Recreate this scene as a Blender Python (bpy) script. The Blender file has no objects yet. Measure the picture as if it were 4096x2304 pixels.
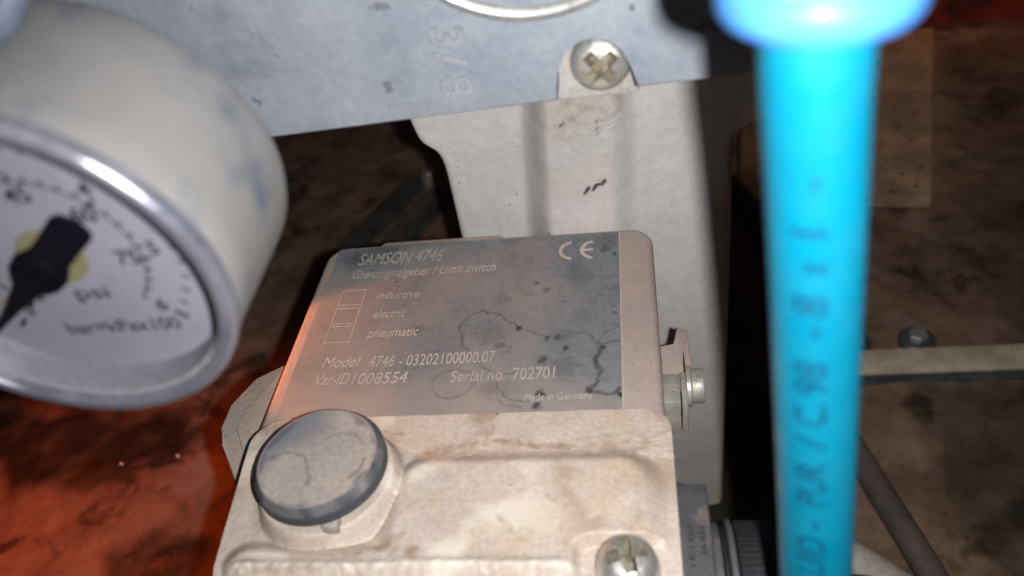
import bpy, bmesh, math, random
import numpy as np
from mathutils import Vector, Matrix, noise
from math import sin, cos, pi, sqrt, radians, hypot

# ------------------------------------------------------------------ camera, world, lamps, exposure
sc = bpy.context.scene
col = sc.collection
YAW, PITCH, ROLL = radians(12), radians(40), radians(11)
CAM = Vector((0, 0, .179))
_h = Vector((-sin(YAW), cos(YAW), 0)); _r = Vector((cos(YAW), sin(YAW), 0))
FWD = _h*cos(PITCH) - Vector((0, 0, sin(PITCH)))
_u = _h*sin(PITCH) + Vector((0, 0, cos(PITCH)))
UP = _u*cos(ROLL) + _r*sin(ROLL)
RGT = _r*cos(ROLL) - _u*sin(ROLL)
cd = bpy.data.cameras.new('camera'); cam = bpy.data.objects.new('camera', cd); col.objects.link(cam)
cam.matrix_world = Matrix(((RGT.x, UP.x, -FWD.x, CAM.x), (RGT.y, UP.y, -FWD.y, CAM.y), (RGT.z, UP.z, -FWD.z, CAM.z), (0, 0, 0, 1)))
cd.sensor_width = 36; cd.lens = 28.8; cd.clip_start = .004; cd.clip_end = 20
cd.dof.use_dof = True; cd.dof.focus_distance = .268; cd.dof.aperture_fstop = 10.5
sc.camera = cam

w = bpy.data.worlds.new('World'); sc.world = w; w.use_nodes = True
bg = w.node_tree.nodes['Background']
bg.inputs[0].default_value = (1.0, .62, .58, 1); bg.inputs[1].default_value = .013

def spot(name, loc, target, power, color, size, blend, radius):
    l = bpy.data.lights.new(name, 'SPOT'); o = bpy.data.objects.new(name, l); col.objects.link(o)
    l.energy = power; l.color = color; l.spot_size = radians(size); l.spot_blend = blend; l.shadow_soft_size = radius
    o.location = loc
    o.rotation_euler = (Vector(target)-Vector(loc)).to_track_quat('-Z', 'Y').to_euler()
    return o
# the phone's flash sits beside its lens
spot('phone_flash', CAM + RGT*.0121, CAM + FWD*.3 + RGT*.045, 3.3, (1, .985, .98), 140, 1.0, .0022)
# an orange lamp shining in from the left, low
spot('orange_lamp', (-.39, .245, .0), (-.335, .235, -.186), 1.15, (1, .115, .012), 86, .7, .010)
spot('nameplate_fill', (-.178, .197, .028), (-.058, .175, .014), .46, (1, .28, .09), 53, .2, .003)  # unseen extra lamp, added to tint the nameplate's left side orange
spot('red_fill', (.75, .62, .10), (.40, .95, -.18), 1.6, (1, .13, .04), 70, .5, .02)  # unseen fill lamp, added to redden the far beam
# unseen warm fill lamp, added to brighten the floor behind
spot('floor_fill', (.22, .80, .30), (.19, .68, -.186), 1.0, (1, .72, .52), 46, .5, .02)

sc.view_settings.view_transform = 'Standard'; sc.view_settings.look = 'None'
sc.view_settings.exposure = 0; sc.view_settings.gamma = 1
sc.render.engine = 'CYCLES'

# ------------------------------------------------------------------ materials
def mat(name, c1, c2=None, scale=60, rough=.6, metal=0, bump=0, bscale=900, detail=6, contrast=.5,
        speck=None, sscale=500, sthr=.7, stain_shade=None, fine=.12, spec=.4, c3=None, c3scale=15, c3thr=.5, coat=0, stain2=None, distort=0):
    m = bpy.data.materials.new(name); m.use_nodes = True
    nt = m.node_tree; N = nt.nodes; L = nt.links; b = N['Principled BSDF']
    tc = N.new('ShaderNodeTexCoord')
    def noi(s, d=6, r=.6, dist=0):
        n = N.new('ShaderNodeTexNoise'); n.inputs['Scale'].default_value = s; n.inputs['Detail'].default_value = d
        n.inputs['Roughness'].default_value = r; n.inputs['Distortion'].default_value = dist
        L.new(tc.outputs['Object'], n.inputs['Vector']); return n.outputs['Fac']
    def rng(x, a, bb, lo=0, hi=1):
        r = N.new('ShaderNodeMapRange'); r.interpolation_type = 'SMOOTHSTEP'
        for i, v in zip((1, 2, 3, 4), (a, bb, lo, hi)): r.inputs[i].default_value = v
        L.new(x, r.inputs[0]); return r.outputs[0]
    def mix(f, a, bb, mode='MIX'):
        x = N.new('ShaderNodeMix'); x.data_type = 'RGBA'; x.blend_type = mode
        for s, v in ((0, f), (6, a), (7, bb)):
            if isinstance(v, (int, float)): x.inputs[s].default_value = v
            elif isinstance(v, tuple): x.inputs[s].default_value = (*v, 1)
            else: L.new(v, x.inputs[s])
        return x.outputs[2]
    c2 = c2 or tuple(v*.75 for v in c1)
    k = contrast*.35
    c = mix(rng(noi(scale, detail, .6, distort), .5-k, .5+k), c1, c2)
    if c3: c = mix(rng(noi(c3scale, 8, .62, distort), c3thr-.06, c3thr+.07), c, c3)
    if fine:
        f = rng(noi(scale*14, 4), .3, .7, 1-fine, 1+fine)
        g = N.new('ShaderNodeCombineColor')
        for i in range(3): L.new(f, g.inputs[i])
        c = mix(1.0, c, g.outputs[0], 'MULTIPLY')
    if speck: c = mix(rng(noi(sscale, 3, .5), sthr, sthr+.03), c, speck)
    for an, sv in (('stain_shade2', stain2), ('stain_shade', stain_shade)):
        if sv:
            a = N.new('ShaderNodeAttribute'); a.attribute_name = an
            c = mix(a.outputs['Fac'], c, sv)
    L.new(c, b.inputs['Base Color'])
    b.inputs['Roughness'].default_value = rough; b.inputs['Metallic'].default_value = metal
    b.inputs['Specular IOR Level'].default_value = spec
    L.new(rng(noi(scale*3, 5), .3, .7, max(.04, rough-.1), min(1, rough+.12)), b.inputs['Roughness'])
    if coat: b.inputs['Coat Weight'].default_value = coat
    if bump:
        bp = N.new('ShaderNodeBump'); bp.inputs['Strength'].default_value = bump; bp.inputs['Distance'].default_value = .0004
        L.new(noi(bscale, 4), bp.inputs['Height']); L.new(bp.outputs[0], b.inputs['Normal'])
    return m

M = {}
M['floor'] = mat('dirty_concrete', (.29, .19, .128), (.14, .088, .058), 24, .5, bump=.9, bscale=260, distort=.3, contrast=.75, c3=(.07, .046, .032), c3scale=30, c3thr=.575, stain_shade=(.02, .017, .013), stain2=(.33, .24, .18), spec=.35)
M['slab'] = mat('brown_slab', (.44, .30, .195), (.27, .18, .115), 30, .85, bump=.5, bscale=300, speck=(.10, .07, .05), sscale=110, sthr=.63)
M['bracket'] = mat('cream_cast_paint', (.54, .53, .52), (.47, .455, .435), 22, .55, bump=.55, bscale=900, fine=.05, speck=(.07, .055, .045), sscale=420, sthr=.745, stain_shade=(.33, .26, .19), stain2=(.045, .04, .04))
M['lug'] = mat('worn_cream_paint', (.36, .345, .325), (.29, .27, .25), 60, .55, bump=.4, bscale=500)
M['housing'] = mat('dusty_cream_paint', (.395, .32, .28), (.33, .27, .245), 55, .58, bump=.25, bscale=800, fine=.06, speck=(.10, .08, .07), sscale=380, sthr=.75)
M['cover'] = mat('stained_cream_paint', (.50, .428, .372), (.425, .352, .298), 60, .5, bump=.5, bscale=700, fine=.10, stain_shade=(.25, .165, .10), stain2=(.68, .61, .52), contrast=.9, c3=(.45, .365, .285), c3scale=38, c3thr=.58, speck=(.24, .17, .11), sscale=260, sthr=.72)
M['label'] = mat('faded_blue_grey_label', (.135, .16, .18), (.185, .195, .20), 34, .5, bump=.2, bscale=1300, fine=.14, contrast=1.0, stain_shade=(.026, .032, .042), stain2=(.315, .27, .24), speck=(.06, .065, .078), sscale=160, sthr=.72)
M['print'] = mat('cream_print', (.50, .45, .39), (.35, .315, .275), 60, .6, contrast=.8)
M['knob'] = mat('dusty_blue_grey_plastic', (.38, .32, .275), (.27, .25, .235), 45, .55, bump=.2, bscale=900, stain_shade=(.03, .036, .048), contrast=.8, stain2=(.11, .125, .155))
M['screw'] = mat('zinc_plated_steel', (.66, .645, .59), (.52, .51, .48), 200, .36, .75, bump=.1, bscale=1500)
M['plate'] = mat('grey_cast_metal', (.262, .285, .318), (.19, .212, .248), 40, .5, .1, bump=.3, bscale=420, fine=.06, contrast=.9, c3=(.175, .197, .235), c3scale=48, c3thr=.60, speck=(.12, .13, .155), sscale=120, sthr=.67)
M['emboss'] = mat('worn_cast_metal', (.30, .32, .34), (.23, .25, .28), 120, .45, .25)
M['ring'] = mat('worn_bright_ring', (.40, .40, .385), (.27, .27, .265), 60, .35, .4)
M['case'] = mat('dusty_grey_gauge_case', (.212, .20, .186), (.145, .152, .162), 18, .48, .15, contrast=.9, fine=.03, c3=(.10, .112, .14), c3scale=34, c3thr=.575)
M['chrome'] = mat('polished_steel', (.34, .345, .40), (.25, .255, .31), 60, .3, .72)
M['innerring'] = mat('dirty_grey_inner_ring', (.21, .215, .225), (.16, .165, .175), 60, .6)
M['dial'] = mat('white_dial', (.29, .29, .312), (.25, .248, .268), 30, .6, fine=.03)
M['ink'] = mat('black_ink', (.003, .003, .006), (.006, .006, .009), 60, .7, spec=.08)
M['yellow'] = mat('yellow_paint', (.23, .215, .10), (.20, .185, .09), 60, .6)
M['tube'] = mat('blue_tube', (.000, .120, .190), (.000, .108, .175), 40, .45, fine=.03, spec=.35)
M['collar'] = mat('blue_release_collar', (.034, .14, .36), (.03, .125, .34), 60, .5, fine=.03, spec=.3)
M['nickel'] = mat('pale_nickel', (.16, .155, .12), (.13, .13, .10), 60, .35, .3)
M['tubeink'] = mat('blue_black_print', (.0, .034, .075), (.0, .046, .09), 300, .5)
M['black'] = mat('black_plastic', (.012, .012, .014), (.02, .02, .024), 70, .72, spec=.15, bump=.1)
M['greyplastic'] = mat('dark_grey_plastic', (.070, .072, .076), (.048, .049, .054), 70, .55, bump=.2, bscale=800, c3=(.12, .10, .09), c3scale=90, c3thr=.62)
M['terminal'] = mat('dusty_zinc', (.40, .37, .32), (.26, .25, .23), 160, .45, .25, bump=.4, bscale=900, speck=(.08, .07, .06), sscale=500, sthr=.68)
M['recess_shade'] = mat('recess_shade_zinc', (.32, .29, .22), (.16, .14, .10), 400, .5, .3)
M['rubber'] = mat('black_rubber', (.01, .01, .011), (.018, .016, .015), 60, .6)
M['strip'] = mat('rusty_galvanised_strip', (.72, .63, .50), (.46, .36, .26), 40, .55, .0, bump=.4, bscale=350)
M['pipe'] = mat('rusty_brown_pipe', (.085, .068, .06), (.13, .10, .085), 45, .6, bump=.4, bscale=400)
M['white'] = mat('dirty_white_pipe', (.50, .46, .40), (.38, .34, .28), 30, .5)
M['red'] = mat('red_glow_paint', (.42, .05, .025), (.26, .03, .018), 25, .6, c3=(.10, .02, .015), c3scale=12, c3thr=.58)
M['darksteel'] = mat('dark_steel', (.13, .15, .16), (.07, .08, .088), 40, .35, .4)
M['greyhose'] = mat('grey_blue_hose', (.085, .10, .135), (.07, .085, .12), 40, .5)
g = bpy.data.materials.new('gauge_glass'); g.use_nodes = True; gb = g.node_tree.nodes['Principled BSDF']
nt_ = g.node_tree; mx_ = nt_.nodes.new('ShaderNodeMixShader'); tr_ = nt_.nodes.new('ShaderNodeBsdfTransparent')
tr_.inputs[0].default_value = (.95, .95, .97, 1); gb.inputs['Roughness'].default_value = .08
gl_ = nt_.nodes.new('ShaderNodeBsdfGlossy'); gl_.inputs['Roughness'].default_value = .1
mx_.inputs[0].default_value = .045; nt_.links.new(tr_.outputs[0], mx_.inputs[1]); nt_.links.new(gl_.outputs[0], mx_.inputs[2])
nt_.links.new(mx_.outputs[0], nt_.nodes['Material Output'].inputs[0])
M['glass'] = g

# ------------------------------------------------------------------ helpers (millimetres in, metres out)
MM = .001
def V(*a): return Vector(a[0] if len(a) == 1 else a)
def world_origin(o):
    p = Vector((0, 0, 0))
    while o is not None: p += o.location; o = o.parent
    return p
def build(name, bm, m, parent=None, smooth=35, label=None, attrs=None, base=None, cat=None, group=None):
    """bm holds world millimetres; becomes one mesh object (a part when it has a parent)."""
    me = bpy.data.meshes.new(name)
    bmesh.ops.recalc_face_normals(bm, faces=bm.faces)
    org = world_origin(parent) if parent else (Vector(base)*MM if base else Vector((0, 0, 0)))
    if attrs:
        cos_ = [v.co.copy() for v in bm.verts]
    for v in bm.verts: v.co = v.co*MM - org
    bm.to_mesh(me); bm.free()
    for p in me.polygons: p.use_smooth = True
    me.set_sharp_from_angle(angle=radians(smooth))
    if attrs:
        for an, fn in attrs.items():
            at = me.attributes.new(an, 'FLOAT', 'POINT')
            at.data.foreach_set('value', [max(0., min(1., fn(c))) for c in cos_])
    me.materials.append(m)
    o = bpy.data.objects.new(name, me); col.objects.link(o)
    if parent: o.parent = parent
    elif base: o.location = org
    if label: o['label'] = label
    if cat: o['category'] = cat
    if group: o['group'] = group
    return o
def thing(name, label, cat, loc, group=None):
    o = bpy.data.objects.new(name, None); col.objects.link(o); o.location = Vector(loc)*MM
    o.empty_display_size = .01
    o['label'] = label; o['category'] = cat
    if group: o['group'] = group
    return o
def box(bm, lo, hi, bev=0, seg=2, mtx=None):
    r = bmesh.ops.create_cube(bm, size=1)
    vs = r['verts']
    for v in vs: v.co = Vector([lo[i] + (v.co[i]+.5)*(hi[i]-lo[i]) for i in range(3)])
    if bev:
        es = list({e for v in vs for e in v.link_edges})
        r2 = bmesh.ops.bevel(bm, geom=es, offset=bev, segments=seg, profile=.5, affect='EDGES')
        vs = list(set(r2['verts']) | {v for v in vs if v.is_valid})
    if mtx:
        for v in vs: v.co = mtx @ v.co
    return vs
def frame(axis):
    a = Vector(axis).normalized()
    t = Vector((0, 0, 1)) if abs(a.z) < .9 else Vector((1, 0, 0))
    x = t.cross(a).normalized(); y = a.cross(x)
    return x, y, a
def lathe(bm, origin, axis, prof, n=64, mod=None, cap=True):
    o = Vector(origin); x, y, a = frame(axis); rings = []
    for r, h in prof:
        ring = []
        for k in range(n):
            t = 2*pi*k/n; rr = r*(mod(t, h) if mod else 1)
            ring.append(bm.verts.new(o + x*(rr*cos(t)) + y*(rr*sin(t)) + a*h))
        rings.append(ring)
    for A, B in zip(rings, rings[1:]):
        for k in range(n): bm.faces.new((A[k], A[(k+1) % n], B[(k+1) % n], B[k]))
    if cap: bm.faces.new(rings[0][::-1]); bm.faces.new(rings[-1])
    return rings
def smooth_path(pts, n=10):
    P = [Vector(p) for p in pts]; P = [P[0]*2-P[1]] + P + [P[-1]*2-P[-2]]; out = []
    for i in range(1, len(P)-2):
        for k in range(n):
            t = k/n; a, b, c, d = P[i-1:i+3]
            out.append(.5*((2*b)+(c-a)*t+(2*a-5*b+4*c-d)*t*t+(3*b-a-3*c+d)*t**3))
    out.append(P[-2]); return out
def tube(bm, pts, r, n=24, cap=True):
    prev = None; rings = []; up = None
    for i, p in enumerate(pts):
        d = (pts[min(i+1, len(pts)-1)] - pts[max(i-1, 0)]).normalized()
        if up is None: up = frame(d)[0]
        up = (up - d*up.dot(d)).normalized(); s = d.cross(up)
        rings.append([bm.verts.new(p + up*(r*cos(2*pi*k/n)) + s*(r*sin(2*pi*k/n))) for k in range(n)])
    for A, B in zip(rings, rings[1:]):
        for k in range(n): bm.faces.new((A[k], A[(k+1) % n], B[(k+1) % n], B[k]))
    if cap: bm.faces.new(rings[0][::-1]); bm.faces.new(rings[-1])
def prism(bm, poly, fn, h0, h1, bev=0, seg=2):
    """poly: 2D outline; fn(u, v, h) -> world point; extruded from h0 to h1 (front edge bevelled)."""
    A = [bm.verts.new(fn(u, v, h0)) for u, v in poly]; B = [bm.verts.new(fn(u, v, h1)) for u, v in poly]
    n = len(poly); bm.faces.new(A[::-1]); f1 = bm.faces.new(B)
    for k in range(n): bm.faces.new((A[k], A[(k+1) % n], B[(k+1) % n], B[k]))
    if bev: bmesh.ops.bevel(bm, geom=list(f1.edges), offset=bev, segments=seg, profile=.5, affect='EDGES')
def rrect(x0, x1, y0, y1, r, n=8):
    rs = r if isinstance(r, (list, tuple)) else (r,)*4   # order: x1y1, x0y1, x0y0, x1y0
    out = []
    for (cx, cy, a0), q in zip(((x1, y1, 0), (x0, y1, 90), (x0, y0, 180), (x1, y0, 270)), rs):
        sx = -1 if cx == x1 else 1; sy = -1 if cy == y1 else 1
        for k in range(n+1):
            t = radians(a0 + 90*k/n); out.append((cx+sx*q+q*cos(t), cy+sy*q+q*sin(t)))
    return out
def rslab(bm, x0, x1, y0, y1, rc, z0, z1, re, n=8, seg=5):
    """a rounded-rectangle block whose top edge is rounded by re"""
    rings = []
    lv = [(0, z0), (0, z1-re)] + [(re*(1-cos(pi/2*k/seg)), z1-re+re*sin(pi/2*k/seg)) for k in range(1, seg+1)]
    for ins, z in lv:
        pts = rrect(x0+ins, x1-ins, y0+ins, y1-ins, max(.2, rc-ins), n)
        rings.append([bm.verts.new((u, v, z)) for u, v in pts])
    N = len(rings[0])
    for A, B in zip(rings, rings[1:]):
        for k in range(N): bm.faces.new((A[k], A[(k+1) % N], B[(k+1) % N], B[k]))
    bm.faces.new(rings[0][::-1]); bm.faces.new(rings[-1])
def cut(bm, cutter):
    def tmp(b):
        me = bpy.data.meshes.new('t'); bmesh.ops.recalc_face_normals(b, faces=b.faces); b.to_mesh(me); b.free()
        o = bpy.data.objects.new('t', me); col.objects.link(o); return o
    A, B = tmp(bm), tmp(cutter)
    md = A.modifiers.new('b', 'BOOLEAN'); md.operation = 'DIFFERENCE'; md.solver = 'EXACT'; md.object = B
    me = bpy.data.meshes.new_from_object(A.evaluated_get(bpy.context.evaluated_depsgraph_get()))
    out = bmesh.new(); out.from_mesh(me)
    for o in (A, B): m_ = o.data; bpy.data.objects.remove(o); bpy.data.meshes.remove(m_)
    bpy.data.meshes.remove(me); return out
def raw_text(body, shear=0, bold=0, extrude=0):
    cu = bpy.data.curves.new('t', 'FONT'); cu.body = body; cu.size = 1; cu.shear = shear; cu.offset = bold; cu.extrude = extrude; cu.resolution_u = 4
    o = bpy.data.objects.new('t', cu); col.objects.link(o)
    me = bpy.data.meshes.new_from_object(o.evaluated_get(bpy.context.evaluated_depsgraph_get()))
    bm = bmesh.new(); bm.from_mesh(me)
    bpy.data.objects.remove(o); bpy.data.curves.remove(cu); bpy.data.meshes.remove(me)
    return bm
_h = raw_text('H'); CAPH = max(v.co.y for v in _h.verts); _h.free()
def text(body, width, cap, fn, depth=.15, shear=0, bold=0, slices=0, center=False):
    """lettering as thin solid letters: fn(u, v, h) maps text millimetres to the surface"""
    bm = raw_text(body, shear, bold, .5)
    for k in range(slices):     # extra cuts so that letters can follow a curved surface
        bmesh.ops.bisect_plane(bm, geom=bm.verts[:]+bm.edges[:]+bm.faces[:], plane_co=(0, CAPH*k/(slices-1), 0), plane_no=(0, 1, 0))
    x0 = min(v.co.x for v in bm.verts); x1 = max(v.co.x for v in bm.verts)
    sx = width/(x1-x0) if width else cap/CAPH
    off = (x1-x0)*sx/2 if center else 0
    for v in bm.verts:
        v.co = Vector(fn((v.co.x-x0)*sx-off, v.co.y*cap/CAPH, (v.co.z+.5)*depth))
    return bm
def ss(x, a, b):
    t = max(0., min(1., (x-a)/(b-a))); return t*t*(3-2*t)
def nz(x, y, s, seed=0): return noise.noise(Vector((x*s, y*s, seed*7.3)))
def fbm(x, y, s, seed=0): return noise.fractal(Vector((x*s, y*s, seed*7.3)), .9, 2., 4)
def seg_dist(px, py, poly):
    best = 1e9
    for (ax, ay), (bx, by) in zip(poly, poly[1:]):
        dx, dy = bx-ax, by-ay; L2 = dx*dx+dy*dy or 1e-9
        t = max(0, min(1, ((px-ax)*dx+(py-ay)*dy)/L2)); d = hypot(px-ax-t*dx, py-ay-t*dy)
        if d < best: best = d
    return best
def tag(o, label=None, cat=None, kind=None, group=None):
    if label: o['label'] = label
    if cat: o['category'] = cat
    if kind: o['kind'] = kind
    if group: o['group'] = group
    return o

# ------------------------------------------------------------------ the setting: floor
FZ = -186
bm = bmesh.new(); nx, ny = 170, 170
X0, X1, Y0, Y1 = -1200, 1300, -300, 2000
gx = sorted([X0+(X1-X0)*i/30+.3 for i in range(31)] + [-480+900*i/259 for i in range(260)])
gy = sorted([Y0+(Y1-Y0)*i/30+.3 for i in range(31)] + [120+740*i/219 for i in range(220)])
vs = [[bm.verts.new((x, y, FZ + 2.2*fbm(x, y, .018) + .8*nz(x, y, .12, 2))) for x in gx] for y in gy]
for j in range(len(gy)-1):
    for i in range(len(gx)-1): bm.faces.new((vs[j][i], vs[j][i+1], vs[j+1][i+1], vs[j+1][i]))
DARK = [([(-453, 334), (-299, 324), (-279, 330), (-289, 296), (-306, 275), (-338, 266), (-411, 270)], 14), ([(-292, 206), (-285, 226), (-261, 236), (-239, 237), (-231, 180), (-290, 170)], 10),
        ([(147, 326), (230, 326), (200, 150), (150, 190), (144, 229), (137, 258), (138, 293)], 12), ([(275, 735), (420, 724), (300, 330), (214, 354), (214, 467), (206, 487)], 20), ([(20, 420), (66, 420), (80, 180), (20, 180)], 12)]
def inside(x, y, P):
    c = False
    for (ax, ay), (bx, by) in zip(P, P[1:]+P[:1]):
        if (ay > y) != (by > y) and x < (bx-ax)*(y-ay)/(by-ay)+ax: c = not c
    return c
def fl_dark(c):  # wet patches, plus shade painted below the gauge and beside the bracket
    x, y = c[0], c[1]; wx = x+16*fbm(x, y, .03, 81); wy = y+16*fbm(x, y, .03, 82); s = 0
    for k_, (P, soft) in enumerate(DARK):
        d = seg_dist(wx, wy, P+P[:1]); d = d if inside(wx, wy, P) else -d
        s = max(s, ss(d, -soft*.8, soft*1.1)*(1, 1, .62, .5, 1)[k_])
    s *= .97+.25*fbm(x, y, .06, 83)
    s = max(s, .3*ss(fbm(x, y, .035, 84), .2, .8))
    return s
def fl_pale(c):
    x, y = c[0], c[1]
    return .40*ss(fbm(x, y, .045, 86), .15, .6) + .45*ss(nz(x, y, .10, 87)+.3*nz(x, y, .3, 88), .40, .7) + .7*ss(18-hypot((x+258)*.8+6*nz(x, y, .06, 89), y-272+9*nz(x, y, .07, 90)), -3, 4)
tag(build('floor', bm, M['floor'], smooth=180, attrs={'stain_shade': fl_dark, 'stain_shade2': fl_pale}), kind='structure')

# slab whose lighter colour stands in for a lit rectangle of floor
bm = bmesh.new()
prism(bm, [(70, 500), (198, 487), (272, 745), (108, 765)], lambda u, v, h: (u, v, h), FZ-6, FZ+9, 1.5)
build('lit_patch_slab', bm, M['slab'], label='lighter brown rectangular slab standing in for a lit patch of floor behind the blue tube', cat='slab', base=(160, 620, FZ))

# steel strip on the floor with two bolts
st = thing('steel_strip', 'worn pale metal strip running along the dirty floor with bolt heads behind it', 'metal strip', (250, 345, FZ))
bm = bmesh.new(); box(bm, (92, 330, FZ-2), (700, 347, FZ+6), 1.2); build('strip', bm, M['strip'], st)
bm = bmesh.new(); box(bm, (92, 325, FZ-2), (700, 329.7, FZ+3.5), .8); build('lower_flange', bm, M['darksteel'], st)
for bx in (119, 154, 262, 380):
    bm = bmesh.new(); lathe(bm, (bx, 355.5, FZ-1), (0, 0, 1), [(10, 0), (10, 5), (9, 6)], 32)
    w_ = build('washer', bm, M['darksteel'], st)
    bm = bmesh.new(); lathe(bm, (bx, 355.5, FZ+5), (0, 0, 1), [(5.5, 0), (5.5, 3.2), (4.8, 4)], 6); build('bolt_head', bm, M['ring'], st)

# pipes at lower right
bm = bmesh.new(); tube(bm, smooth_path([(87, 312, FZ+8.5), (99, 280, FZ+8.8), (106.5, 250, FZ+9.5), (114.5, 218, FZ+10), (121, 190, FZ+10), (132, 140, FZ+9.5), (145, 60, FZ+9)]), 6.4, 28)
build('brown_pipe', bm, M['pipe'], label='rusty brown pipe lying slanted on the floor below the metal strip', cat='pipe', base=(110, 240, FZ))
bm = bmesh.new(); tube(bm, smooth_path([(63, 226, FZ+10), (80, 214, FZ+10), (98, 199, FZ+10), (122, 172, FZ+10), (160, 120, FZ+10), (200, 40, FZ+10)]), 10, 28)
build('white_pipe', bm, M['white'], label='dirty white plastic pipe passing under the blue tube beside the rusty pipe', cat='pipe', base=(98, 199, FZ))

# beam painted red in place of red light on the floor at the back
bm = bmesh.new(); box(bm, (150, 772, FZ-4), (1000, 850, FZ+45), 3)
box(bm, (150, 762, FZ+45), (1000, 856, FZ+53), 2)
build('red_glow_beam', bm, M['red'], label='red painted beam standing in for red light on the floor at the back', cat='beam', base=(500, 810, FZ))

# dark steel offcuts behind the limit switch
def bar(p, q, wd, h, name, label, mm):
    bm = bmesh.new(); p, q = Vector(p), Vector(q); d = (q-p).normalized(); s = Vector((-d.y, d.x, 0)).normalized()*wd/2; u = Vector((0, 0, h))
    pts = [p-s, p+s, q+s, q-s]
    A = [bm.verts.new(x) for x in pts]; B = [bm.verts.new(x+u) for x in pts]
    bm.faces.new(A); bm.faces.new(B)
    for k in range(4): bm.faces.new((A[k], A[(k+1) % 4], B[(k+1) % 4], B[k]))
    bmesh.ops.bevel(bm, geom=list(bm.edges), offset=1.2, segments=2, affect='EDGES')
    build(name, bm, mm, label=label, cat='steel bar', base=tuple((p+q)/2))
bar((-232, 446, FZ), (-181, 566, FZ), 17, 9, 'steel_bar', 'dark blue-grey flat steel bar lying on the brown floor behind the limit switch', M['darksteel'])
bar((-206, 440, FZ), (-164, 546, FZ), 9, 8, 'steel_bar', 'thin rusty steel bar beside the dark flat bar behind the limit switch', M['pipe'])
bar((-190, 440, FZ), (-151, 545, FZ), 8, 7, 'steel_bar', 'narrow dark steel bar next to the cast bracket on the floor', M['darksteel'])
bm = bmesh.new(); lathe(bm, (-168, 556, FZ-1), (0, 0, 1), [(7, 0), (7, 17), (5.5, 20), (1, 22)], 24)
build('steel_stud', bm, M['screw'], label='small shiny rounded steel stud at the end of the dark bars', cat='stud', base=(-168, 556, FZ))

# two small steel beads standing in for lamp reflections in floor water
for i, (x, y, lb) in enumerate(((-318, 282, 'tiny wet glinting pebble standing in for a lamp reflection in water on the dark floor'), (-283, 287, 'tiny wet glinting pebble standing in for a lamp reflection nearer the limit switch'))):
    bm = bmesh.new(); lathe(bm, (x, y, FZ-1.5), (0, 0, 1), [(1.6, 0), (1.8, 1.5), (1.4, 2.6), (.6, 3.3), (.1, 3.4)], 16)
    build('glint_bead', bm, M['screw'], label=lb, cat='bead', base=(x, y, FZ))

# black hoses in the gap behind the blue tube
bm = bmesh.new(); tube(bm, smooth_path([(58, 540, FZ+7), (74, 492, FZ+10), (79, 440, FZ+16), (80, 380, FZ+10), (74, 300, FZ+8), (56, 230, FZ+7)]), 8, 20)
build('black_hose', bm, M['rubber'], label='black rubber hose on the floor in the dark gap between bracket and blue tube', cat='hose', base=(84, 440, FZ))

# ------------------------------------------------------------------ cast bracket (cream), vertical, stands on the floor
BY = 249; BK = 249/245
def interp(z, tab):
    if z <= tab[0][0]: return tab[0][1]
    for (a, va), (b, vb) in zip(tab, tab[1:]):
        if z <= b: return va+(vb-va)*(z-a)/(b-a)
    return tab[-1][1]
LT = [(-190, -68.4), (22, -68.2), (27, -68.4), (30, -68.9), (32.2, -69.6), (33.8, -70.6), (35, -71.9), (36, -73.2), (37.2, -74.4), (38.8, -75.3), (41.5, -76.0), (46, -76.8), (62, -79), (120, -84)]
RTb = [(-190, 32.6), (26, 32.5), (30, 33.4), (33, 36.2), (36.5, 43), (39, 50), (46, 58), (120, 60)]
def zk(z): return max(FZ-2, 179-(179-z)*BK)
def rib(x, z):
    a = -38.6 - (45-z)*.09; b = -27.5 - (45-z)*.075
    c = -8.2 - (45-z)*.045; d = 1.0 - (45-z)*.03
    return ss(x, a, b)*(1-.4*ss(x, c, d)-.6*max(0, min(1, (x-c)/(34-c))))
zs = [FZ-1] + [-180+2.0*i for i in range(80)] + [-20+1.0*i for i in range(42)] + [22.3+.35*i for i in range(70)] + [47.2+1.2*i for i in range(15)] + [66+2*i for i in range(25)]
zs = sorted(zs); NU = 150
pitsx = [(-18, 17.5), (-15.6, 18.2), (-13.2, 20.3), (-16.8, 17.0), (-11.2, 22.0)]
bm = bmesh.new(); rows = []
for z in zs:
    l, r_ = interp(z, LT), interp(z, RTb); row = []
    for i in range(NU+1):
        u = i/NU; u = .5-.5*cos(pi*u)*(.35+.65*1) if False else u
        x = l + (r_-l)*u; d = min(x-l, r_-x)
        e = 3.0; rd = e - sqrt(max(0, e*e-(e-min(d, e))**2))
        y = BY - 11*rib(x, z) + rd
        y += .14*fbm(x, z, .12, 3) + .05*nz(x, z, .9, 5)
        rough = ss(z, 40, 48)*ss(x, -30, -24)*(1-ss(x, -4, 0))
        y += rough*.5*nz(x, z, .9, 8)
        y += .6*math.exp(-((x+15)**2+(z-19)**2)/5)*max(0, nz(x, z, 1.2, 9)+.2)
        row.append(bm.verts.new((x*BK, y, zk(z))))
    row.append(bm.verts.new((r_*BK, BY+72, zk(z)))); row.insert(0, bm.verts.new((l*BK, BY+72, zk(z))))  # unseen back depth, added to block orange light behind the bracket
    rows.append(row)
for A, B in zip(rows, rows[1:]):
    for k in range(len(A)-1): bm.faces.new((A[k], A[k+1], B[k+1], B[k]))
    bm.faces.new((A[0], B[0], B[-1], A[-1]))
bm.faces.new(rows[0]); bm.faces.new(rows[-1])
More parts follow.
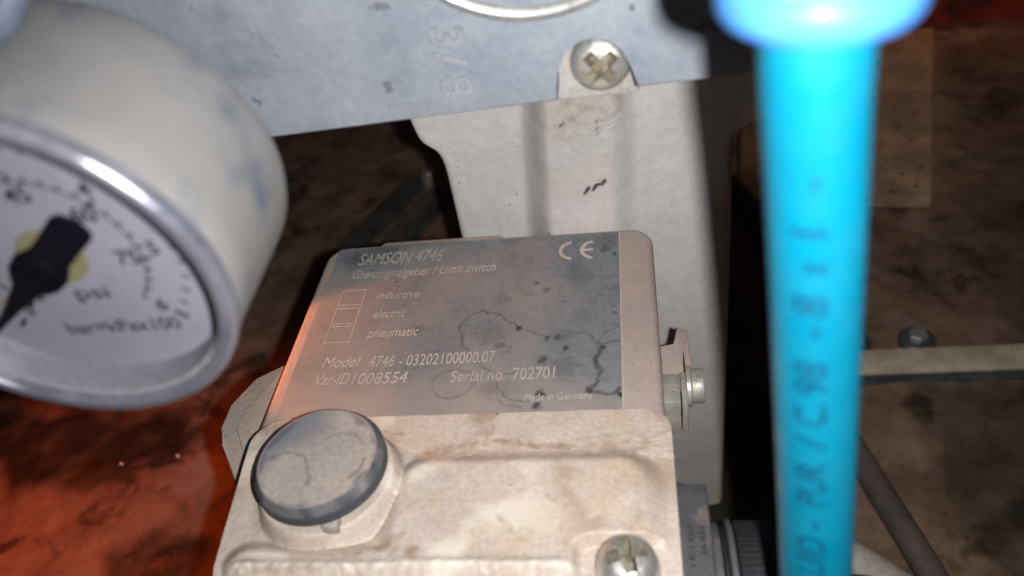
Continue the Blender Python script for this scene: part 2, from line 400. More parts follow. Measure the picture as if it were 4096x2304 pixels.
def br_stain(c):
    x, y, z = c
    s = ss(z, 36, 50)*ss(x, -34, -24)*(1-ss(x, -5, 2))*(.25+.9*max(0, fbm(x, z, .25, 11)+.25))
    s += .55*math.exp(-((x+21)**2+(z-42)**2)/30) * ss(fbm(x, z, .3, 4), -.2, .3)
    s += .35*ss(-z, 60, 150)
    s += .25*math.exp(-(x-(-30-(45-z)*.08))**2/20)*ss(fbm(x, z, .15, 6), -.3, .4)*(1 if z > -10 else 0)
    return .8*s
def br_pits(c):
    x, y, z = c
    d = seg_dist(x, z, [(-18.5, 17.2), (-14.5, 18.7), (-11.5, 20.8)])
    s = ss(1.05 - d + 1.3*nz(x, z, 1.1, 21), 0, .5)*ss(nz(x, z, 1.9, 25), -.45, -.1)
    d = seg_dist(x, z, [(-24.4, 43.6), (-22.8, 44.8)]); s += ss(.55-d+.4*nz(x, z, 1.2, 22), 0, .3)
    d = seg_dist(x, z, [(-12.5, 45), (-12.2, 38)]); s += .6*ss(.3-d+.5*nz(x, z, .9, 23), 0, .3)
    return s
yoke = build('cast_bracket', bm, M['bracket'], attrs={'stain_shade': br_stain, 'stain_shade2': br_pits}, smooth=50, base=(-18, BY+8, FZ),
      label='cream painted cast bracket with a raised middle rib, standing behind the limit switch', cat='bracket')
bm = bmesh.new(); box(bm, (-18.5, 178, 84.5), (1.6, 240, 104), 1.2); build('lug', bm, M['lug'], yoke)

bm = bmesh.new(); lathe(bm, (-30, 206, FZ-2), (0, 0, 1), [(46, 0), (46, 14), (34, 18), (32, 60), (32, 120), (36, 128), (36, 141)], 64)  # unseen column added under the box to block the orange lamp
build('light_blocker', bm, M['bracket'], label='round cream painted valve shape added unseen under the limit switch box to block lamp light', cat='blocker', base=(-30, 206, FZ))
# ------------------------------------------------------------------ positioner housing (grey) with notch, ring, raised figures, screw
ph = thing('positioner_housing', 'grey cast metal housing with raised 3/8 marking and a ring, above the limit switch', 'housing', (-60, 200, 88))
bm = bmesh.new()
def arc(cx, cz, r, a0, a1, n=6): return [(cx+r*cos(radians(a0+(a1-a0)*k/n)), cz+r*sin(radians(a0+(a1-a0)*k/n))) for k in range(n+1)]
out = [(-200, 82.5), (-85.3, 86.5), (-17.2, 88.9)] + [(-16.6, 95.5)] + arc(-8.4, 95.5, 8.2, 180, 0, 10)[1:] + [(.9, 90.4)] + [(17.2, 91.1), (44, 92), (44, 205), (-200, 205)]
prism(bm, out[::-1], lambda u, v, h: (u, 183-h, v), 0, 13, .7, 3)
bm.normal_update(); build('front_plate', bm, M['plate'], ph, smooth=30)
bm = bmesh.new(); box(bm, (-195, 183.5, 108), (42, 236, 202), 3); build('rear_body', bm, M['plate'], ph)
bm = bmesh.new()
n = 120; R_, cx, cz = 32.2, -19.6, 142.3
lathe(bm, (cx, 170, cz), (0, -1, 0), [(R_+1.7, -.4), (R_+1.6, .5), (R_+1.1, 1.15), (R_, 1.5), (R_-1.1, 1.15), (R_-1.6, .5), (R_-1.7, -.4)], n, cap=False)
build('ring', bm, M['ring'], ph)
def plate_txt(z0, x0=-43.1): return lambda u, v, h: (x0+v, 169.95-h, z0-u)
for s, z0, wd in (('G', 119.5, 4.6), ('3', 109.3, 4.6), ('/', 103.9, 4.2), ('8', 97.6, 4.9)):
    build('lettering', text(s, wd, 7, plate_txt(z0, -43.1), .8, 0, .02), M['emboss'], ph)
def pan_screw(origin, axis, R, H, roll, parent, name='screw'):
    o = Vector(origin); a = Vector(axis).normalized(); x, y, _ = frame(a)
    x, y = x*cos(roll)+y*sin(roll), y*cos(roll)-x*sin(roll)
    bm = bmesh.new()
    prof = [(R*.5, -2), (R*.98, -.05), (R, H*.10), (R*.985, H*.30), (R*.93, H*.52), (R*.82, H*.74), (R*.64, H*.90), (R*.40, H*.98), (R*.15, H)]
    lathe(bm, o, a, prof, 72)
    for dx, dy in ((1, 0), (0, 1)):
        c = bmesh.new(); u, v = (x, y) if dx else (y, x)
        # tapered slot
        top = H*1.15; bot = H*.18; L1, L0, W1, W0 = R*.72, R*.34, R*.22, R*.15
        A = [c.verts.new(o+a*bot+u*(sx*L0)+v*(sy*W0)) for sx, sy in ((-1, -1), (1, -1), (1, 1), (-1, 1))]
        B = [c.verts.new(o+a*top+u*(sx*L1)+v*(sy*W1)) for sx, sy in ((-1, -1), (1, -1), (1, 1), (-1, 1))]
        c.faces.new(A[::-1]); c.faces.new(B)
        for k in range(4): c.faces.new((A[k], A[(k+1) % 4], B[(k+1) % 4], B[k]))
        bm = cut(bm, c)
    sc_ = build(name, bm, M['screw'], parent, smooth=28)
    sc_.data.materials.append(M['recess_shade'])       # darker zinc paints the shade inside the cross recess
    org = world_origin(parent)
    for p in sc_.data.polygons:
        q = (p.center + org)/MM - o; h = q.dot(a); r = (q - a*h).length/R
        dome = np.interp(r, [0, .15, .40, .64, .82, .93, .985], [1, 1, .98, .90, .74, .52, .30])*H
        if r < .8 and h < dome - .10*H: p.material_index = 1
    return sc_
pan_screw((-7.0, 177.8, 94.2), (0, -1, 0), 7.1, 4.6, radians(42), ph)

# ------------------------------------------------------------------ limit switch
ls = thing('limit_switch', 'dusty cream limit switch box with faded blue-grey nameplate and round plug', 'limit switch', (-56, 170, -40))
HX0, HX1, HY0, HY1 = -117.2, 3.8, 128, 238.6
bm = bmesh.new(); rslab(bm, HX0, HX1, HY0, HY1, 8.5, -44, 0, 2.6, 10, 6)
build('housing', bm, M['housing'], ls, smooth=60)
bm = bmesh.new(); rslab(bm, HX0+17, HX0+66, HY1-30, 247, 3, -46, -5.6, 1, 6, 3); build('back_plate', bm, M['housing'], ls)

# nameplate: a fine grid so that dried water rings can be laid on it
LX0, LX1, LY0, LY1 = -112.3, -8.0, 146, 235.8
def warp(x, y, a=1.0): return x + a*nz(x, y, .35, 31), y + a*nz(x, y, .35, 47)
RING = [([(-53.8, 175.4), (-57.8, 181.8), (-59.9, 187.4), (-59.4, 193), (-56.5, 196.2), (-53.0, 197.2), (-46.9, 194.9), (-43.5, 191.8), (-40.4, 188.2)], .34, .75),
        ([(-40.4, 188.2), (-36.5, 186.8), (-33.5, 184.4), (-31.1, 182.8), (-28.2, 186.6), (-23.1, 185.1), (-19.4, 184.6), (-16.8, 182.7), (-15.0, 180)], .26, .55),
        ([(-14.8, 180.6), (-13.9, 177.3), (-15.4, 174), (-15.5, 170.8), (-14.0, 168.6), (-14.5, 165.9), (-15.5, 163.5), (-17.4, 161.4), (-17.0, 159.6)], .62, 1.0),
        ([(-17.0, 160.6), (-13.1, 159.4), (-10.4, 158.8), (-8.3, 161)], .5, .85),
        ([(-14.8, 179.5), (-11.0, 180), (-8.2, 180.6)], .3, .8), ([(-14.5, 181.5), (-11.8, 185), (-8.2, 187.6)], .25, .5),
        ([(-53.8, 175.4), (-49.5, 171.2), (-45.5, 168.2), (-41, 168.8), (-38.6, 169.6)], .3, .5),
        ([(-52.1, 166.2), (-53.0, 162.5), (-55.7, 160.2), (-59.5, 159.2), (-62.9, 160.3), (-65.0, 163.6), (-65.2, 167.2), (-62.5, 170.3), (-58, 171.2), (-54, 169.6), (-52.1, 166.2)], .26, .45),
        ([(-45.2, 166.2), (-44.8, 162.8), (-42.3, 159.2), (-38.6, 157.4), (-35.1, 157.3), (-32.2, 158.9), (-31.5, 161)], .34, .6),
        ([(-45.8, 163), (-44.6, 158.6), (-41.5, 155.8), (-37, 154.9)], .28, .5)]
BLOT = [(-40.2, 188.0, 1.3, .9), (-31.2, 183, 1.3, .8), (-27.4, 183.4, 1.4, .7), (-24.6, 178.2, 1.1, .85), (-32, 173.8, 2.0, .75), (-31.5, 160, 1.7, .9), (-32.5, 155.4, 1.6, .85),
        (-13.6, 178, 1.2, .9), (-36, 210, 1.3, .6), (-32, 206.3, 1.4, .55), (-26, 200, 1.0, .5), (-12.8, 226.5, 2.2, .6), (-9.8, 223, 1.0, .7), (-17, 160.4, 1.3, .9),
        (-74, 190, 2.6, .35), (-50, 186, 6, .28), (-25, 170, 5, .28), (-20, 193, 4, .2), (-12, 231, 5, .35), (-47, 203, 3, .22), (-104, 229, 6, .42), (-96, 232, 7, .32), (-8.6, 158.5, 1.2, 1), (-100.5, 194.2, .9, .4)]
def lab_stain(c):
    x, y = c[0], c[1]; wx, wy = warp(x, y, .7); wx += .35*nz(x, y, 1.3, 5); wy += .35*nz(x, y, 1.3, 6); s = 0
    for pl, wd, k in RING:
        xs = [p[0] for p in pl]; ys = [p[1] for p in pl]
        if wx < min(xs)-3 or wx > max(xs)+3 or wy < min(ys)-3 or wy > max(ys)+3: continue
        d = seg_dist(wx, wy, pl); s = max(s, .85*k*(1-ss(d, wd*.35, wd*2.0))*(.75+.5*nz(x, y, .5, 9)))
    for bx, by, r, k in BLOT:
        d = hypot(wx-bx, wy-by)/r
        if d < 2: s = max(s, k*(1-ss(d+.5*nz(x, y, .8, 13), .3, 1.3)))
    s = max(s, .30*ss(fbm(x, y, .055, 17), .15, .75)*ss(x, -75, -40))
    return s
def lab_dust(c):
    x, y = c[0], c[1]
    s = .25 + .5*(1-ss(y+8*nz(x, y, .04, 3), 152, 176)) + .35*(1-ss(x+9*nz(x, y, .05, 4), -104, -72))*(1-ss(y, 216, 228)) + .3*fbm(x, y, .05, 19) - .28*ss(x, -36, -20)*ss(y, 180, 225)
    s -= .55*(ss(y, 226, 229)*(1-ss(x, -99, -86))) + .12*ss(y, 232, 235)
    return s
bm = bmesh.new(); NXL, NYL = 260, 224
g_ = [[bm.verts.new((LX0+(LX1-LX0)*i/NXL, LY0+(LY1-LY0)*j/NYL, .45+.012*fbm(i, j, .03, 2))) for i in range(NXL+1)] for j in range(NYL+1)]
for j in range(NYL):
    for i in range(NXL): bm.faces.new((g_[j][i], g_[j][i+1], g_[j+1][i+1], g_[j+1][i]))
per = g_[0] + [r[-1] for r in g_[1:]] + g_[-1][::-1][1:] + [r[0] for r in g_[::-1][1:-1]]
low = [bm.verts.new((v.co.x, v.co.y, -.1)) for v in per]
for k in range(len(per)): bm.faces.new((per[k], per[(k+1) % len(per)], low[(k+1) % len(per)], low[k]))
lab = build('nameplate', bm, M['label'], ls, smooth=40, attrs={'stain_shade': lab_stain, 'stain_shade2': lab_dust}, label='faded blue-grey nameplate with dark dried water rings')
def on_lab(x0, y0): return lambda u, v, h: (x0+u, y0+v, .49+h)
def lab_text(s, x0, x1, y, cap, shear=.18, bold=0): build('lettering', text(s, x1-x0, cap, on_lab(x0, y), .06, shear, bold), M['print'], lab)
lab_text('SAMSON 4746', -103.2, -71.6, 225.6, 6.6, .2)
lab_text('Grenzsignalgeber / Limit switch', -103.6, -51.0, 218.0, 4.6, .2)
lab_text('inductive', -92.0, -76.4, 206.1, 4.0, .2); lab_text('electric', -91.0, -79.6, 196.5, 4.0, .2); lab_text('pneumatic', -91.0, -73.6, 187.2, 4.0, .2)
lab_text('Model', -103.0, -90.6, 174.2, 4.5, .2); lab_text('4746 - 03202100000.07', -87.4, -46.8, 173.7, 4.7, 0)
lab_text('Var-ID', -103.4, -92.4, 166.8, 4.6, .2); lab_text('1008554', -91.4, -73.6, 166.4, 4.7, .1)
lab_text('Serial no.', -59.8, -42.8, 166.0, 4.5, .08); lab_text('702701', -40.6, -27.8, 165.9, 4.8, 0, .006)
lab_text('Made in Germany', -36.2, -16.4, 157.4, 2.7, 0)
for y1 in (211.8, 202.4, 193.4):   # the three tick boxes
    bm = bmesh.new(); a, b, y0, t = -105.3, -96.4, y1-8.0, .32
    for lo, hi in (((a, y0), (b, y0+t)), ((a, y1-t), (b, y1)), ((a, y0+t), (a+t, y1-t)), ((b-t, y0+t), (b, y1-t))):
        box(bm, (*lo, .47), (*hi, .53))
    build('tick_box', bm, M['print'], lab)
def ring_arc(bm, cx, cy, r0, r1, a0, a1, n=28):
    P = []
    for k in range(n+1):
        t = radians(a0+(a1-a0)*k/n)
        P.append([bm.verts.new((cx+r*cos(t), cy+r*sin(t), z)) for r, z in ((r0, .47), (r1, .47), (r1, .53), (r0, .53))])
    for A, B in zip(P, P[1:]):
        for k in range(4): bm.faces.new((A[k], A[(k+1) % 4], B[(k+1) % 4], B[k]))
    bm.faces.new(P[0]); bm.faces.new(P[-1])
bm = bmesh.new(); ring_arc(bm, -23.9, 226.6, 3.9, 5.2, 98, 262)
build('approval_mark', bm, M['print'], lab)
bm = bmesh.new(); ring_arc(bm, -16.4, 226.4, 3.9, 5.2, 98, 262); box(bm, (-20.6, 225.8, .47), (-17.0, 227.1, .525)); build('approval_mark', bm, M['print'], lab)
bm = bmesh.new(); box(bm, (-7.96, 150, -.05), (-7.55, 235.8, .5)); build('border', bm, M['print'], ls)

# cover: an organic cast lid, rows of points between its left and right outlines
CX0a, CX0b, CX1, CY0, CY1 = -114.6, -109.0, 5.0, 93.0, 148.4
KX, KY = -84.3, 123.6
def sdrr(x, y, x0, x1, y0, y1, r):
    qx = abs(x-(x0+x1)/2)-(x1-x0)/2+r; qy = abs(y-(y0+y1)/2)-(y1-y0)/2+r
    return hypot(max(qx, 0), max(qy, 0))+min(max(qx, qy), 0)-r
def cov_z(x, y, d):
    e = 3.2; dd = min(max(d, 0), e)
    z = 6.0 - e + sqrt(max(0, e*e-(e-dd)**2))
    p = -sdrr(x, y, -66.5, -.6, 97.8, 131.5, 9)
    q = -sdrr(x, y, -106, -.6, 97.8, 106, 5)
    pl = max(ss(p, -4.2, 3.2), .8*ss(q, -3, 3))
    notch = ss(-sdrr(x, y, -19.2, 3, 80, 107.0, 4), -1.3, 1.3)
    z += 3.6*pl*(1-notch)
    z += 1.1*(1-notch)*math.exp(-((y-99.6)/1.6)**2)*ss(-x, 18, 24)*ss(x, -108, -98)      # front lip
    z += .25*math.exp(-((y-135.2)/1.6)**2)*ss(x, -64, -58)*(1-ss(x, -10, -4))              # far lip
    k = hypot(x-KX, y-KY); z = max(z, 6.0 + 6.5*(1-ss(k, 17.3, 20.2)))
    z += .16*fbm(x, y, .12, 41)
    crust = ss(y, 129, 133)*(1-ss(y, 138, 143))*ss(x, -66, -50) + .8*math.exp(-((x-1)**2+(y-138)**2)/40)
    z += crust*(.14*nz(x, y, .5, 43)+.16*nz(x, y, 1.6, 44))
    z += .4*math.exp(-((y-98.5)/2.5)**2)*nz(x, y, .6, 45)
    return z
bm = bmesh.new(); rows = []; NU = 250
ysn = [CY0 + (CY1-CY0)*(.5-.5*cos(pi*k/26))*0 for k in range(0)]
ys = sorted(set([round(CY0+.12*k, 3) for k in range(12)] + [round(CY0+1.4+.4*k, 3) for k in range(130)] + [round(CY1-.12*k, 3) for k in range(12)]))
ys = [y for y in ys if CY0 <= y <= CY1]
def cov_lr(y):
    t = (y-CY0)/(CY1-CY0); l = CX0b+(CX0a-CX0b)*t; r_ = CX1
    rc = 7.5
    def ins(dy, rc): return rc-sqrt(max(0, rc*rc-(rc-min(dy, rc))**2))
    l += max(ins(y-CY0, 9), ins(CY1-y, 10)); r_ -= max(ins(y-CY0, 6), ins(CY1-y, rc))
    return l, r_
for y in ys:
    l, r_ = cov_lr(y); row = []
    for i in range(NU+1):
        u = i/NU; u = .12*(.5-.5*cos(pi*u)) + .88*u
        x = l+(r_-l)*u; d = min(x-l, r_-x, y-CY0, CY1-y)
        row.append(bm.verts.new((x, y, cov_z(x, y, d))))
    rows.append(row)
for A, B in zip(rows, rows[1:]):
    for k in range(NU): bm.faces.new((A[k], A[k+1], B[k+1], B[k]))
per = rows[0] + [r[-1] for r in rows[1:]] + rows[-1][::-1][1:] + [r[0] for r in rows[::-1][1:-1]]
low = [bm.verts.new((v.co.x, v.co.y, -30)) for v in per]
for k in range(len(per)): bm.faces.new((per[k], per[(k+1) % len(per)], low[(k+1) % len(per)], low[k]))
bm.faces.new(low)
COVL = [([(-62, 133.5), (-57, 135.8), (-50, 137.8), (-44, 138.4), (-36, 138.0), (-30, 136.3), (-22, 135.5)], .9, .7),
        ([(-44, 139), (-43.5, 144)], .6, .6), ([(-66, 133.8), (-59, 135)], .6, .8),
        ([(-20, 113), (-26, 118), (-33, 121.5)], .5, .3), ([(-38, 113), (-34, 108), (-29, 104)], .5, .5), ([(-67, 128), (-64.5, 122), (-66, 114)], .5, .45),
        ([(-80, 102.6), (-72, 103.4), (-66, 104.8), (-62, 107.5)], .9, .75), ([(-64, 104), (-58, 103)], 1.2, .8), ([(-102, 99), (-92, 98.6), (-80, 98.8)], .6, .5),
        ([(-68, 141.8), (-74, 142.2)], .5, .6)]
def cov_stain(c):
    x, y, z = c; wx, wy = warp(x, y, 1.3); s = 0
    for pl, wd, k in COVL:
        d = seg_dist(wx, wy, pl); s = max(s, k*(1-ss(d, wd*.25, wd*1.9))*(.6+.8*nz(x, y, .6, 51)))
    s = max(s, .62*ss(fbm(x, y, .07, 53), .05, .8)*ss(x, -45, -12)*ss(y, 100, 108))
    s = max(s, .55*ss(fbm(x, y, .11, 55), .1, .7)*ss(y, 131, 136))
    s = max(s, .5*ss(fbm(x, y, .13, 57)+.25, .1, .7)*(1-ss(y, 96.5, 99)))
    k = hypot(x-KX, y-KY); s = max(s, .45*math.exp(-((k-20.5)/1.2)**2)*(.6+.8*nz(x, y, .3, 58)))
    s = max(s, .45*math.exp(-((x-1.5)**2+(y-126)**2)/60))
    return s
def cov_white(c):
    x, y, z = c
    s = .7*math.exp(-((y-132.6)/1.0)**2)*ss(x, -64, -56)*ss(nz(x, y, .5, 61), -.2, .3)
    s = max(s, .8*math.exp(-((y-99.3)/1.1)**2)*ss(nz(x, y, .4, 62), -.1, .4)*ss(-x, 18, 22))
    s = max(s, .6*ss(fbm(x, y, .05, 63), .1, .6)*(1-ss(x, -40, -15)))
    return s
build('cover', bm, M['cover'], ls, smooth=70, attrs={'stain_shade': cov_stain, 'stain_shade2': cov_white})

# round plug on the cover
bm = bmesh.new()
lathe(bm, (KX, KY, 12), (0, 0, 1), [(13.5, -1), (13.5, 2.9)], 96); build('plug_neck', bm, M['knob'], ls)
bm = bmesh.new(); RK = 17.1
prof = [(13.6, 14.6), (16.4, 14.7), (RK, 15.3), (RK, 18.2), (RK-.25, 18.7), (RK-1.35, 20.3), (RK-1.6, 20.4)]
prof += [(r, 20.4-.35*(1-(r/15.2)**4)) for r in np.linspace(RK-1.9, .3, 44)]
lathe(bm, (KX, KY, 0), (0, 0, 1), prof, 160)
PK = [([(-98, 122.5), (-95.5, 124.6), (-92, 125.3), (-88.8, 124.2), (-86.4, 121.6), (-85.4, 118.6), (-84.8, 117.2)], .28, .6), ([(-84, 129), (-80, 131.3), (-75.5, 130.6), (-72.6, 127)], .35, .3),
      ([(-71.5, 122.6), (-72, 119.5), (-74, 117.2)], .5, .7), ([(-84.8, 117.8), (-84.6, 115.8)], .5, .6)]
def kn_stain(c):
    x, y, z = c; wx, wy = warp(x, y, .7); k = hypot(x-KX, y-KY); s = 0
    for pl, wd, q in PK: s = max(s, .65*q*(1-ss(seg_dist(wx, wy, pl), wd*.3, wd*1.8)))
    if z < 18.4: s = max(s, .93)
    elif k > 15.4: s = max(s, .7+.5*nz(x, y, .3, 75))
    if k < 15: s = max(s, .5*ss(k+2.0*nz(x, y, .25, 71), 13.4, 14.8)*ss(nz(x, y, .12, 72), -.3, .3))
    return s
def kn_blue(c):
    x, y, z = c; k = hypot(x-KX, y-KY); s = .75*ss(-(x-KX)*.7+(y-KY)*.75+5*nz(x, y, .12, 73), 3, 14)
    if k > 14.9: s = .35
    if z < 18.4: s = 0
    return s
build('round_plug', bm, M['knob'], ls, smooth=25, attrs={'stain_shade': kn_stain, 'stain_shade2': kn_blue}, label='dusty blue-grey round plug with dark rim')
bm = bmesh.new(); box(bm, (-80.5, 106.6, 11.5), (-76.5, 110, 14.9), .5); build('plug_tab', bm, M['knob'], ls)
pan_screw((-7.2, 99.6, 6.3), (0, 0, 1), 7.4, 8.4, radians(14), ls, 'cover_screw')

# flange at the left side, terminal at the right side
bm = bmesh.new()
prism(bm, [(-112, 190), (-124, 187), (-132, 181.5), (-137, 170), (-137, 160), (-133.6, 153), (-123, 137), (-112, 128)][::-1], lambda u, v, h: (u, v, h), -16, -10.5, .8)
fl = build('mounting_flange', bm, M['cover'], ls)
bm = bmesh.new(); prism(bm, [(-117, 190), (-122.4, 186), (-130.6, 165), (-130.2, 158), (-119, 140), (-116, 140)][::-1], lambda u, v, h: (u, v, h), -10.5, -9.3, .5)
build('flange_pad', bm, M['cover'], ls)
tm = ls
bm = bmesh.new()
prism(bm, [(4, 171.8), (10.4, 171.8), (10.8, 185), (13.0, 197), (9.6, 198.5), (8.6, 190), (4, 190)], lambda u, v, h: (u, v, h), -15, -12, .4); 
box(bm, (11.2, 171.6, -22), (13.0, 196.5, -12.2), .3)
build('terminal_plate', bm, M['housing'], tm)
bm = bmesh.new(); box(bm, (3.5, 164.2, -24), (8.9, 176.0, -10.2), .5); build('terminal_block', bm, M['terminal'], tm)
bm = bmesh.new(); box(bm, (9.2, 164.0, -24), (11.0, 176.4, -10.0), .5); build('terminal_block', bm, M['terminal'], tm)
bm = bmesh.new(); lathe(bm, (11.0, 175.2, -15.5), (1, 0, 0), [(6.2, 0), (6.4, .2), (6.4, 1.3), (6.2, 1.5)], 48); build('washer', bm, M['terminal'], tm)
bm = bmesh.new(); lathe(bm, (12.6, 175.2, -15.5), (1, 0, 0), [(5.2, 0), (5.4, .3), (5.4, 3.4), (5.0, 3.9)], 48)
c = bmesh.new(); box(c, (14.0, 173.7, -30), (20, 176.5, 0)); bm = cut(bm, c); build('slotted_screw', bm, M['terminal'], tm, smooth=28)

# ------------------------------------------------------------------ cable gland at the right of the limit switch
cg = thing('cable_gland', 'dark grey plastic cable gland with ribbed black nut beside the limit switch cover', 'cable gland', (16, 104, -36))
bm = bmesh.new(); box(bm, (4.6, 84, -36), (12.6, 126.5, 2.2), .7, 3); build('gland_body', bm, M['greyplastic'], cg)
def gl_txt(x0, y0): return lambda u, v, h: (x0+v, y0-u, 2.2+h)
build('lettering', text('PTB 99', 7.6, 1.35, gl_txt(9.7, 114.2), .05), M['black'], cg)
build('lettering', text('ATEX 3128 X', 12.0, 1.35, gl_txt(6.9, 114.8), .05), M['black'], cg)
for x0, x1, r in ((12.4, 14.6, 20.2), (14.8, 16.0, 19.0), (16.1, 17.8, 21.0)):
    bm = bmesh.new(); lathe(bm, (x0, 104, -17.5), (1, 0, 0), [(r-.6, 0), (r, .3), (r, x1-x0-.3), (r-.6, x1-x0)], 96); build('gland_ring', bm, M['greyplastic'] if r > 20 else M['rubber'], cg)
bm = bmesh.new()
lathe(bm, (17.9, 104, -17.5), (1, 0, 0), [(19, 0), (20.5, .5), (20.5, 9.5), (19, 11), (14, 14), (8, 15)], 360, mod=lambda t, h: 1-.010*(1 if (t*36/pi) % 1 < .25 else 0) if .3 < h < 10 else 1)
build('cap_nut', bm, M['black'], cg, smooth=30)
bm = bmesh.new(); tube(bm, smooth_path([(30, 104, -17.5), (55, 104, -20), (78, 100, -40), (92, 96, -90), (96, 90, -150), (96, 60, FZ+8), (90, 0, FZ+7.5), (90, -60, FZ+7.5)]), 7.5, 24)
build('black_cable', bm, M['rubber'], label='thick black cable leaving the cable gland and dropping to the floor', cat='cable', base=(55, 104, -20))

# ------------------------------------------------------------------ pressure gauge
GX, GY, GZ = -95.5, 89.6, 107.2
gg = thing('pressure_gauge', 'round pressure gauge with white dial, steel rim and dusty grey case', 'pressure gauge', (GX, GY, GZ))
o = (GX, GY, GZ); ax = (0, 1, 0); R = 32.3
bm = bmesh.new(); lathe(bm, o, ax, [(29.6, 9.6), (29.7, 9.4), (R-1.2, 3.2), (R-.6, 2.9), (R-.5, 3.1), (R-.5, 9.8), (R, 29), (R, 32), (R-.6, 33.8), (R-3.2, 34.8), (R-6, 35.2)], 128); build('case', bm, M['case'], gg, smooth=50)
bm = bmesh.new(); prof = [(29.4, 9.5), (29.4, .9), (29.5, .35), (29.8, .1), (31.0, 0), (31.6, .25), (32.1, .8), (R, 1.7), (R, 2.9), (R-.5, 3.1)]
lathe(bm, o, ax, prof, 128, cap=False); build('bezel', bm, M['chrome'], gg, smooth=60)
bm = bmesh.new(); lathe(bm, o, ax, [(28.4, 9.2), (28.9, 2.2), (29.35, 2.1)], 96, cap=False); build('inner_ring', bm, M['innerring'], gg)
DY = GY+8.3
bm = bmesh.new(); lathe(bm, (GX, DY, GZ), ax, [(28.45, 0), (28.45, 1)], 96); dl = build('dial', bm, M['dial'], gg)
bm = bmesh.new(); lathe(bm, (GX, GY+2.4, GZ), ax, [(28.6, 0), (28.6, .6)], 96); build('window', bm, M['glass'], gg)
def dtext(s, x, z, cap, width=None, bold=.012):
    build('lettering', text(s, width, cap, lambda u, v, h: (x+u, DY-.02-h, z-cap/2+v), .05, 0, bold, center=True), M['ink'], dl)
dx0, dz0 = -95.0, 107.2
def pol(a, r): return dx0+r*cos(radians(a)), dz0+r*sin(radians(a))
def ang(frac): return 225-270*frac
for k, s in enumerate(('0', '15', '30', '45', '60', '75')):
    x, z = pol(ang(15*k/87), 12.4); dtext(s, x, z, 3.0)
for k in range(7):
    x, z = pol(ang(k/6), 17.6 if k < 6 else 18.2); dtext(str(k), x, z, 2.8 if k else 2.4)
dtext('psi', -93.4, 98.2, 3.0, 6.2, .0); dtext('bar=kPax100', -92.0, 89.6, 3.0, 22, .0)
dtext('6 x 87', -99, 117.5, 1.8, 9) if False else None
def tick(a, r0, r1, wd, m):
    d = Vector((cos(radians(a)), 0, sin(radians(a)))); s = Vector((-d.z, 0, d.x))*wd/2; c = Vector((dx0, DY-.03, dz0)); bm = bmesh.new()
    vs = []
    for y in (0, -.06):
        vs.append([bm.verts.new(c+d*r0+s+Vector((0, y, 0))), bm.verts.new(c+d*r0-s+Vector((0, y, 0))), bm.verts.new(c+d*r1-s+Vector((0, y, 0))), bm.verts.new(c+d*r1+s+Vector((0, y, 0)))])
    bm.faces.new(vs[0]); bm.faces.new(vs[1][::-1])
    for k in range(4): bm.faces.new((vs[0][k], vs[0][(k+1) % 4], vs[1][(k+1) % 4], vs[1][k]))
    build('tick', bm, m, dl)
for k in range(0, 31):
    big = k % 5 == 0; tick(ang(k/30), 20.6, 23.2 if big else 22, .7 if big else .4, M['ink'])
for k in range(0, 30): tick(ang(k*3/87), 14.9, 16.4 if k % 5 == 0 else 15.9, .7 if k % 5 == 0 else .45, M['ink'])
bm = bmesh.new(); n = 60; P = []
for k in range(n+1):
    a = radians(225-270*k/n); P.append([bm.verts.new((dx0+r*cos(a), DY-.03, dz0+r*sin(a))) for r in (14.75, 15.05)])
for A, B in zip(P, P[1:]): bm.faces.new((A[0], A[1], B[1], B[0]))
build('scale_arc', bm, M['ink'], dl)
bm = bmesh.new(); lathe(bm, (dx0, DY-.9, dz0), ax, [(5.6, 0), (5.6, .5)], 48); build('yellow_disc', bm, M['yellow'], gg)
# pointer
pd = Vector((-20.5, 0, -16.2)).normalized(); ps = Vector((pd.z, 0, -pd.x)); pc = Vector((dx0-1.6, DY-1.9, dz0-1.0))
bm = bmesh.new()
pts = [(25.5, .25), (13, 1.15), (6.5, 1.9), (5.2, 3.1), (3.0, 4.1), (0, 4.3), (-2.6, 3.4), (-4.0, 2.9), (-12.5, 3.2), (-13.8, 2.6), (-14.4, 1.2)]
poly = [(a, b) for a, b in pts] + [(a, -b) for a, b in pts[::-1]]
def pf(u, v, h): return pc + pd*u + ps*v - Vector((0, h, 0))
prism(bm, poly, pf, 0, .9, .2); build('pointer', bm, M['ink'], gg)
bm = bmesh.new(); lathe(bm, pc, (0, -1, 0), [(3.0, .9), (2.9, 1.7), (2.0, 2.0)], 40); build('hub', bm, M['ink'], gg)
tick(225-270*.04, 16.5, 20.3, 2.0, M['yellow'])
bm = bmesh.new(); lathe(bm, (GX-6, GY+35, GZ-15), ax, [(5, -.5), (5, 8), (6.5, 8), (6.5, 16), (5, 16), (5, 47.5)], 32); build('stem', bm, M['nickel'], gg)
gg.rotation_euler = (radians(4.3), 0, 0)

# grey hose in the upper left corner
HOSE = [(-60, 170.5, 178), (-66, 140, 168), (-76, 111.7, 153.8), (-82.7, 105, 147.7), (-88.6, 102.6, 143.4), (-105, 104, 141.8), (-135, 118, 132), (-185, 170.5, 112)]
bm = bmesh.new(); tube(bm, smooth_path(HOSE), 2.6, 20)
build('grey_hose', bm, M['greyhose'], label='thin grey-blue hose crossing the corner beside the pressure gauge case', cat='hose', base=(-106, 130, 137))

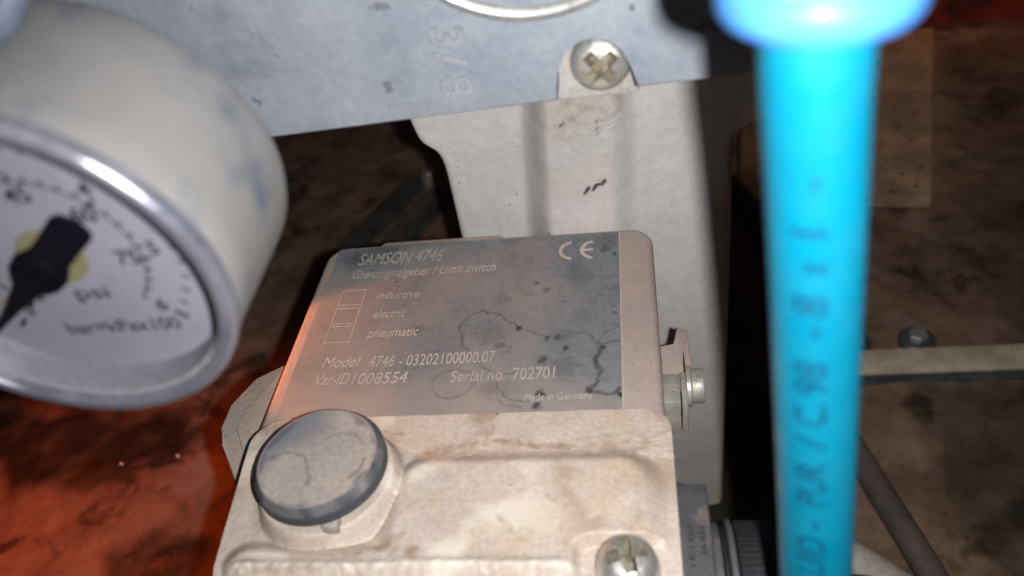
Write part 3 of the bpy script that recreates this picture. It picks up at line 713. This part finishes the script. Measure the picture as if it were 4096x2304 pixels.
# ------------------------------------------------------------------ blue tube and its push-in fitting
T = [(19.0, 84.2, 152), (19.4, 84.6, 137), (21.3, 85.4, 117), (24.0, 83.9, 83), (26.6, 79.5, 44), (29, 73, 0), (33, 62, -60), (36, 45, -120), (40, 10, FZ+8), (50, -60, FZ+6.2), (60, -140, FZ+6.2)]
path = smooth_path(T, 14); bm = bmesh.new(); tube(bm, path, 6.0, 64)
at = build('blue_air_tube', bm, M['tube'], label='bright blue plastic air tube with dark printed lettering hanging from the fitting', cat='tube', base=(26.6, 79.5, 44))
def axis_at(z):
    for a, b in zip(path, path[1:]):
        if b.z <= z <= a.z: return a.lerp(b, (a.z-z)/(a.z-b.z))
    return path[0]
face = math.atan2(-82, -21)      # the side of the tube that faces the lens
def tube_txt(z0, turn=.24):
    # reads upwards; letter tops point left round the tube
    def fn(u, v, h):
        p = axis_at(z0+u); a = face + turn - (v)/6.0
        return (p.x+(6.0+.02+h)*cos(a), p.y+(6.0+.02+h)*sin(a), z0+u)
    return fn
for s, z0, wd in (('FLUID', 40.0, 14.0), ('-', 56.2, 1.8), ('PUR', 61.6, 9.2), ('/', 73.8, 2.4), ('C.', 78.4, 4.6), ('98', 84.6, 6.2), ('-', 95.3, 1.6), ('8', 99.0, 3.2), ('x', 105.6, 2.4), ('1', 111.6, .9), ('-', 118.5, 1.4)):
    b_ = text(s, wd, 4.2, tube_txt(z0+4.4, .30), .04, 0, .01, 14)
    build('lettering', b_, M['tubeink'], at)
pf_ = thing('push_in_fitting', 'push-in fitting with wide glossy blue collar at the top of the blue tube', 'fitting', (19.2, 84.4, 140))
bm = bmesh.new(); lathe(bm, (19.0, 84.4, 142.0), (0, 0, 1), [(6.3, .4), (9.2, 0), (10.0, .5), (10.35, 1.4), (10.35, 3.4), (10.0, 4.3), (9.4, 4.7), (6.3, 4.7)], 96, cap=False); build('collar', bm, M['collar'], pf_, smooth=60)
bm = bmesh.new(); lathe(bm, (19.0, 84.4, 146.6), (0, 0, 1), [(6.3, 0), (8.6, 0), (8.9, .4), (8.9, 22), (8.0, 23)], 64); build('fitting_body', bm, M['nickel'], pf_)
bm = bmesh.new(); lathe(bm, (19.3, 92.4, 160), (0, 1, 0), [(5.5, -4), (6.5, 0), (6.5, 78)], 40); build('fitting_elbow', bm, M['nickel'], pf_)
